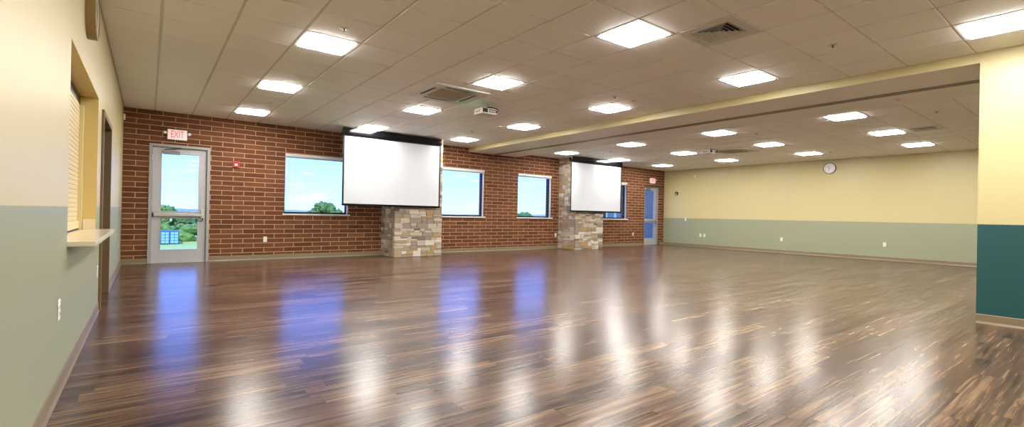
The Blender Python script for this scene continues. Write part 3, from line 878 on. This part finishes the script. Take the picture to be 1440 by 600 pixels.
OUT = [((2.09, WY, 0.445), 0, 'white outlet on the brick wall between the near door and the first window'),
       ((11.05 - 0.16, WY, 0.455), 0, 'white outlet on the brick just left of the farther stone pillar'),
       ((14.97, WY, 0.445), 0, 'white outlet on the brick between the farther pillar and the farther door'),
       ((RX, 10.13, 0.455), -math.pi / 2, 'left one of the pair of outlets on the sage wall near the corner'),
       ((RX, 9.96, 0.455), -math.pi / 2, 'right one of the pair of outlets on the sage wall near the corner'),
       ((RX, 7.17, 0.455), -math.pi / 2, 'single white outlet at the middle of the sage wall'),
       ((RX, 4.35, 0.455), -math.pi / 2, 'white outlet on the sage wall nearest the teal partition end'),
       ((LX, 3.78, 0.50), math.pi / 2, 'white outlet on the left wall nearest the camera, below the counter'),
       ((LX, 6.42, 0.44), math.pi / 2, 'white outlet on the left wall just before the bronze door frame'),
       ((LX, 10.9, 0.42), math.pi / 2, 'white outlet on the left wall in the corner by the brick')]
SWI = [((RX, 10.78, 1.06), -math.pi / 2, 'white switch plate at the top of the sage band near the brick corner'),
       ((LX, 11.3, 1.07), math.pi / 2, 'white switch plate on the left wall beside the glazed door')]
for proto, lst in ((op_, OUT), (sw_, SWI)):
    for k, (loc, rz, lab) in enumerate(lst):
        if k == 0: proto.location = loc; proto.rotation_euler = (0, 0, rz); proto['label'] = lab
        else: dup(proto, loc, lab, rz)
o = obj('motion_sensor', bx(-0.045, -0.035, -0.055, 0.045, 0.0, 0.055, bev=0.012, seg=3), M_white, loc=(LX, 11.55, 2.80)); o.rotation_euler = (0, 0, math.pi / 2)
tag(o, 'small white sensor box high in the corner of left and brick walls', 'sensor')
o = obj('motion_sensor', bx(-0.035, -0.03, -0.045, 0.035, 0.0, 0.045, bev=0.01, seg=2), M_white, loc=(RX, 10.40, 2.74)); o.rotation_euler = (0, 0, -math.pi / 2)
tag(o, 'tiny white sensor high on the far yellow wall near the corner', 'sensor')

# ------------------------------------------------------------------ clocks (built facing -y)
def clock(loc, rz, R_, depth, rim, label, facemat=None):
    t = thing('wall_clock', label, 'clock', loc, rz)
    obj('clock_rim', lathe(B(), [(0, 0.0), (R_, 0.0), (R_, -depth + 0.004), (R_ - 0.004, -depth), (R_ - 0.018, -depth), (R_ - 0.022, -depth + 0.008), (0, -depth + 0.008)], n=56, axis='y'), rim, t)
    d = -depth + 0.0078
    f = obj('clock_face', lathe(B(), [(0, d), (R_ - 0.022, d), (R_ - 0.022, d - 0.001), (0, d - 0.001)], n=48, axis='y'), facemat or M_clockface, t)
    for k in range(12 if facemat is None else 0):
        a = math.radians(30 * (k + 1)); rr = (R_ - 0.022) * 0.80
        text_mesh(str(k + 1), R_ * 0.20, 0.0004, M_blackmat, 'numeral', f, (rr * math.sin(a), d - 0.0016, rr * math.cos(a)), (math.pi / 2, 0, 0))
    def hand(name, ang, length, w):
        a = math.radians(ang); u = V(math.sin(a), 0, math.cos(a)); n = V(math.cos(a), 0, -math.sin(a))
        bm = B(); y0, y1 = d - 0.002, d - 0.0035
        q = [u * -0.02 * 1 + n * w, u * length + n * w * 0.4, u * length - n * w * 0.4, u * -0.02 - n * w]
        A = [bm.verts.new(p + V(0, y0, 0)) for p in q]; C_ = [bm.verts.new(p + V(0, y1, 0)) for p in q]
        bm.faces.new(A); bm.faces.new(C_)
        for i in range(4): bm.faces.new((A[i], A[(i + 1) % 4], C_[(i + 1) % 4], C_[i]))
        obj(name, bm, M_blackmat, t)
    hand('hour_hand', 318, R_ * 0.45, 0.006); hand('minute_hand', 198, R_ * 0.62, 0.004)
clock((RX, 5.775, 2.752), -math.pi / 2, 0.178, 0.045, M_clockrimgrey, 'round white clock with thin dark rim high on the far yellow wall')
clock((LX, 5.02, 2.63), math.pi / 2, 0.205, 0.062, M_clockrim, 'deep brown-rimmed round clock seen edge-on on the left wall above the shutter', M_clockface2)

# ------------------------------------------------------------------ outside
M_grass = mat('meadow_grass', (0.40, 0.52, 0.07), 0.9, noise_amt=0.3, noise_scale=1.3)
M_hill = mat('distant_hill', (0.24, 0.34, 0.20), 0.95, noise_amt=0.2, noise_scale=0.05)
M_leaf = [mat(f'foliage_{k}', c, 0.8, noise_amt=0.65, noise_scale=1.1, bump=0.35, bump_scale=1.4) for k, c in enumerate(((0.11, 0.20, 0.03), (0.16, 0.28, 0.04), (0.08, 0.17, 0.035)))]
M_bark = mat('bark', (0.12, 0.08, 0.05), 0.9)
def ground():
    bm = B()
    ys = [WY + 0.28, 20, 40, 60, 80, 100, 112, 130, 170, 260, 500]
    def gz(x, y): return (-0.16 - 0.0625 * (y - 14) if y < 112 else -6.3) + (0.0 if y < 15 else noise.noise((x * 0.03, y * 0.03, 0)) * 0.25) if y > 14 else -0.16
    xs = [-150 + k * 15 for k in range(55)]
    vs = [[bm.verts.new((x, y, gz(x, y))) for y in ys] for x in xs]
    for i in range(len(xs) - 1):
        for j in range(len(ys) - 1): bm.faces.new((vs[i][j], vs[i + 1][j], vs[i + 1][j + 1], vs[i][j + 1]))
    o = struct('ground', bm, M_grass, 'pale green meadow outside the windows', smooth=True)
ground()
def hills():
    bm = B(); top = []; bot = []
    for k in range(80):
        x = -400 + k * 22; h = 1.0 + 4.0 * noise.noise((x * 0.006, 3.3, 0)) + 1.2 * noise.noise((x * 0.03, 1.3, 0))
        top.append(bm.verts.new((x, 620, h))); bot.append(bm.verts.new((x, 480, -7)))
    back = [bm.verts.new((v.co.x, 760, -7)) for v in top]
    for k in range(79):
        bm.faces.new((bot[k], bot[k + 1], top[k + 1], top[k])); bm.faces.new((top[k], top[k + 1], back[k + 1], back[k]))
    struct('hills', bm, M_hill, 'distant blue green ridge', smooth=True)
hills()
def tree(x, y, gz, h, w, label, m, seed):
    rng = random.Random(seed)
    t = thing('tree', label, 'tree', (x, y, gz), 0, 'trees beyond the meadow')
    obj('trunk', tube(B(), [(0, 0, 0), (0.1, 0, h * 0.3), (0, 0.1, h * 0.62)], w * 0.035, 8), M_bark, t)
    bm = B()
    n = 130
    for k in range(n):
        a = rng.uniform(0, 2 * math.pi); v = rng.uniform(0.10, 1.0)
        env = math.sin(math.pi * min(1, v * 0.86 + 0.12)) ** 0.6
        r = w / 2 * env * rng.uniform(0.35, 0.95)
        c = V(r * math.cos(a), r * math.sin(a), h * (0.12 + 0.78 * v))
        s = w * rng.uniform(0.05, 0.10)
        g = bmesh.ops.create_icosphere(bm, subdivisions=2, radius=s, matrix=Matrix.Translation(c))
        for q in g['verts']:
            d = (q.co - c).normalized()
            q.co += d * s * 1.1 * noise.noise(q.co * (2.2 / s * 0.8) + V(seed, 0, 0)) 
    obj('crown', bm, m, t)
TREES = [(-4.5, 139, -6.4, 8.1, 8, 'leafy tree rising left of the blue container, seen through the near door', 0),
         (3.2, 147, -6.4, 8.4, 8.5, 'tallest leafy tree directly behind the blue container', 1),
         (8.3, 139.5, -6.4, 6.9, 7.0, 'green tree right behind the container corner, near door view', 0),
         (17.4, 141, -6.4, 6.9, 8, 'dark green tree at the right of the near door view', 2),
         (25.5, 150, -6.4, 6.5, 9, 'green tree past the right edge of the near door glass', 1),
         (24.5, 86, -4.7, 7.6, 7.0, 'rounded tree seen low in the first window beside the screen', 0),
         (84.0, 104, -5.9, 7.6, 9.0, 'low tree seen at the bottom of the third window', 2)]
for k, (x, y, g_, h, w, lab, mi) in enumerate(TREES): tree(x, y, g_, h, w, lab, M_leaf[mi], k + 3)
# undergrowth under the tree line
def hedge():
    bm = B(); rng = random.Random(4)
    for k in range(170):
        c = V(rng.uniform(-12, 26), rng.uniform(128.5, 132), -6.3 + rng.uniform(0.3, 3.3)); s = rng.uniform(0.7, 1.5)
        g = bmesh.ops.create_icosphere(bm, subdivisions=2, radius=s, matrix=Matrix.Translation(c))
        for q in g['verts']:
            d = (q.co - c).normalized(); q.co += d * s * 0.7 * noise.noise(q.co * 1.3)
    o = obj('undergrowth', bm, M_leaf[1]); tag(o, 'thick green undergrowth at the foot of the trees behind the container', 'bushes', kind='stuff')
hedge()
M_contblue = mat('container_blue', (0.02, 0.16, 0.24), 0.5)
M_contpale = mat('container_pale_blue', (0.30, 0.55, 0.42), 0.5)
def container():
    t = thing('shipping_container', 'blue shipping container with pale door panels standing in the meadow', 'shipping container', (2.05, 119, -6.35))
    bm = B(); W, H, Ln = 3.1, 2.75, 6.0
    box(bm, 0, 0.06, 0.12, W, Ln, H)
    for k in range(20):
        y = 0.3 + k * 0.28
        box(bm, -0.035, y, 0.2, 0.001, y + 0.14, H - 0.1); box(bm, W - 0.001, y, 0.2, W + 0.035, y + 0.14, H - 0.1)
    obj('container_body', bm, M_contblue, t)
    for s in range(2):
        x0 = 0.1 + s * (W / 2 - 0.02)
        d = obj('container_door', bx(x0, -0.02, 0.2, x0 + W / 2 - 0.16, 0.058, H - 0.08), M_contblue, t)
        for i in range(2):
            for j in range(4):
                px = x0 + 0.07 + i * 0.66; pz = 0.30 + j * 0.59
                obj('door_panel', bx(px, -0.05, pz, px + 0.58, -0.018, pz + 0.48, bev=0.01), M_contpale, d)
        obj('locking_bar', tube(B(), [(x0 + 0.69, -0.07, 0.15), (x0 + 0.69, -0.07, H - 0.05)], 0.03, 8), M_contblue, d)
    for c in ((0, 0), (W - 0.18, 0), (0, Ln - 0.18), (W - 0.18, Ln - 0.18)):
        obj('corner_post', bx(c[0], c[1], -0.3, c[0] + 0.18, c[1] + 0.18, H + 0.03), M_contblue, t)
container()
# blue clad wing outside the far end of the room
M_siding = mat('blue_siding_paint', (0.085, 0.17, 0.17), 0.4)
M_sidepale = mat('pale_blue_trim', (0.40, 0.60, 0.42), 0.4)
def wing():
    t = thing('building_wing', 'blue clad wing of the building seen through the farthest window and door', 'building', (17.6, WY + 0.5, -0.4))
    bm = B(); n = 30; hh = 4.4 / n
    prof = []
    for k in range(n): prof += [(-0.028, k * hh), (-0.002, (k + 1) * hh)]
    prof += [(4.0, 4.4), (4.0, 0.0)]
    A = [bm.verts.new((x, 0, z)) for x, z in prof]; Bv = [bm.verts.new((x, 5.2, z)) for x, z in prof]
    for i in range(len(prof)): j = (i + 1) % len(prof); bm.faces.new((A[i], A[j], Bv[j], Bv[i]))
    bm.faces.new(A); bm.faces.new(Bv)
    obj('siding_wall', bm, M_siding, t)
    for y in (2.55, 5.12): obj('corner_trim', bx(-0.045, y, 0, 0.0, y + 0.11, 4.4), M_sidepale, t)
    obj('wing_roof', bx(-0.35, -0.3, 4.4, 4.3, 5.5, 4.6), M_sidepale, t)
    w = obj('wing_window', bx(-0.03, 3.1, 0.9, 0.0, 4.5, 3.1), M_sidepale, t)
    obj('wing_pane', bx(-0.034, 3.18, 0.98, -0.029, 4.42, 3.02), M_darkalu, w)
wing()
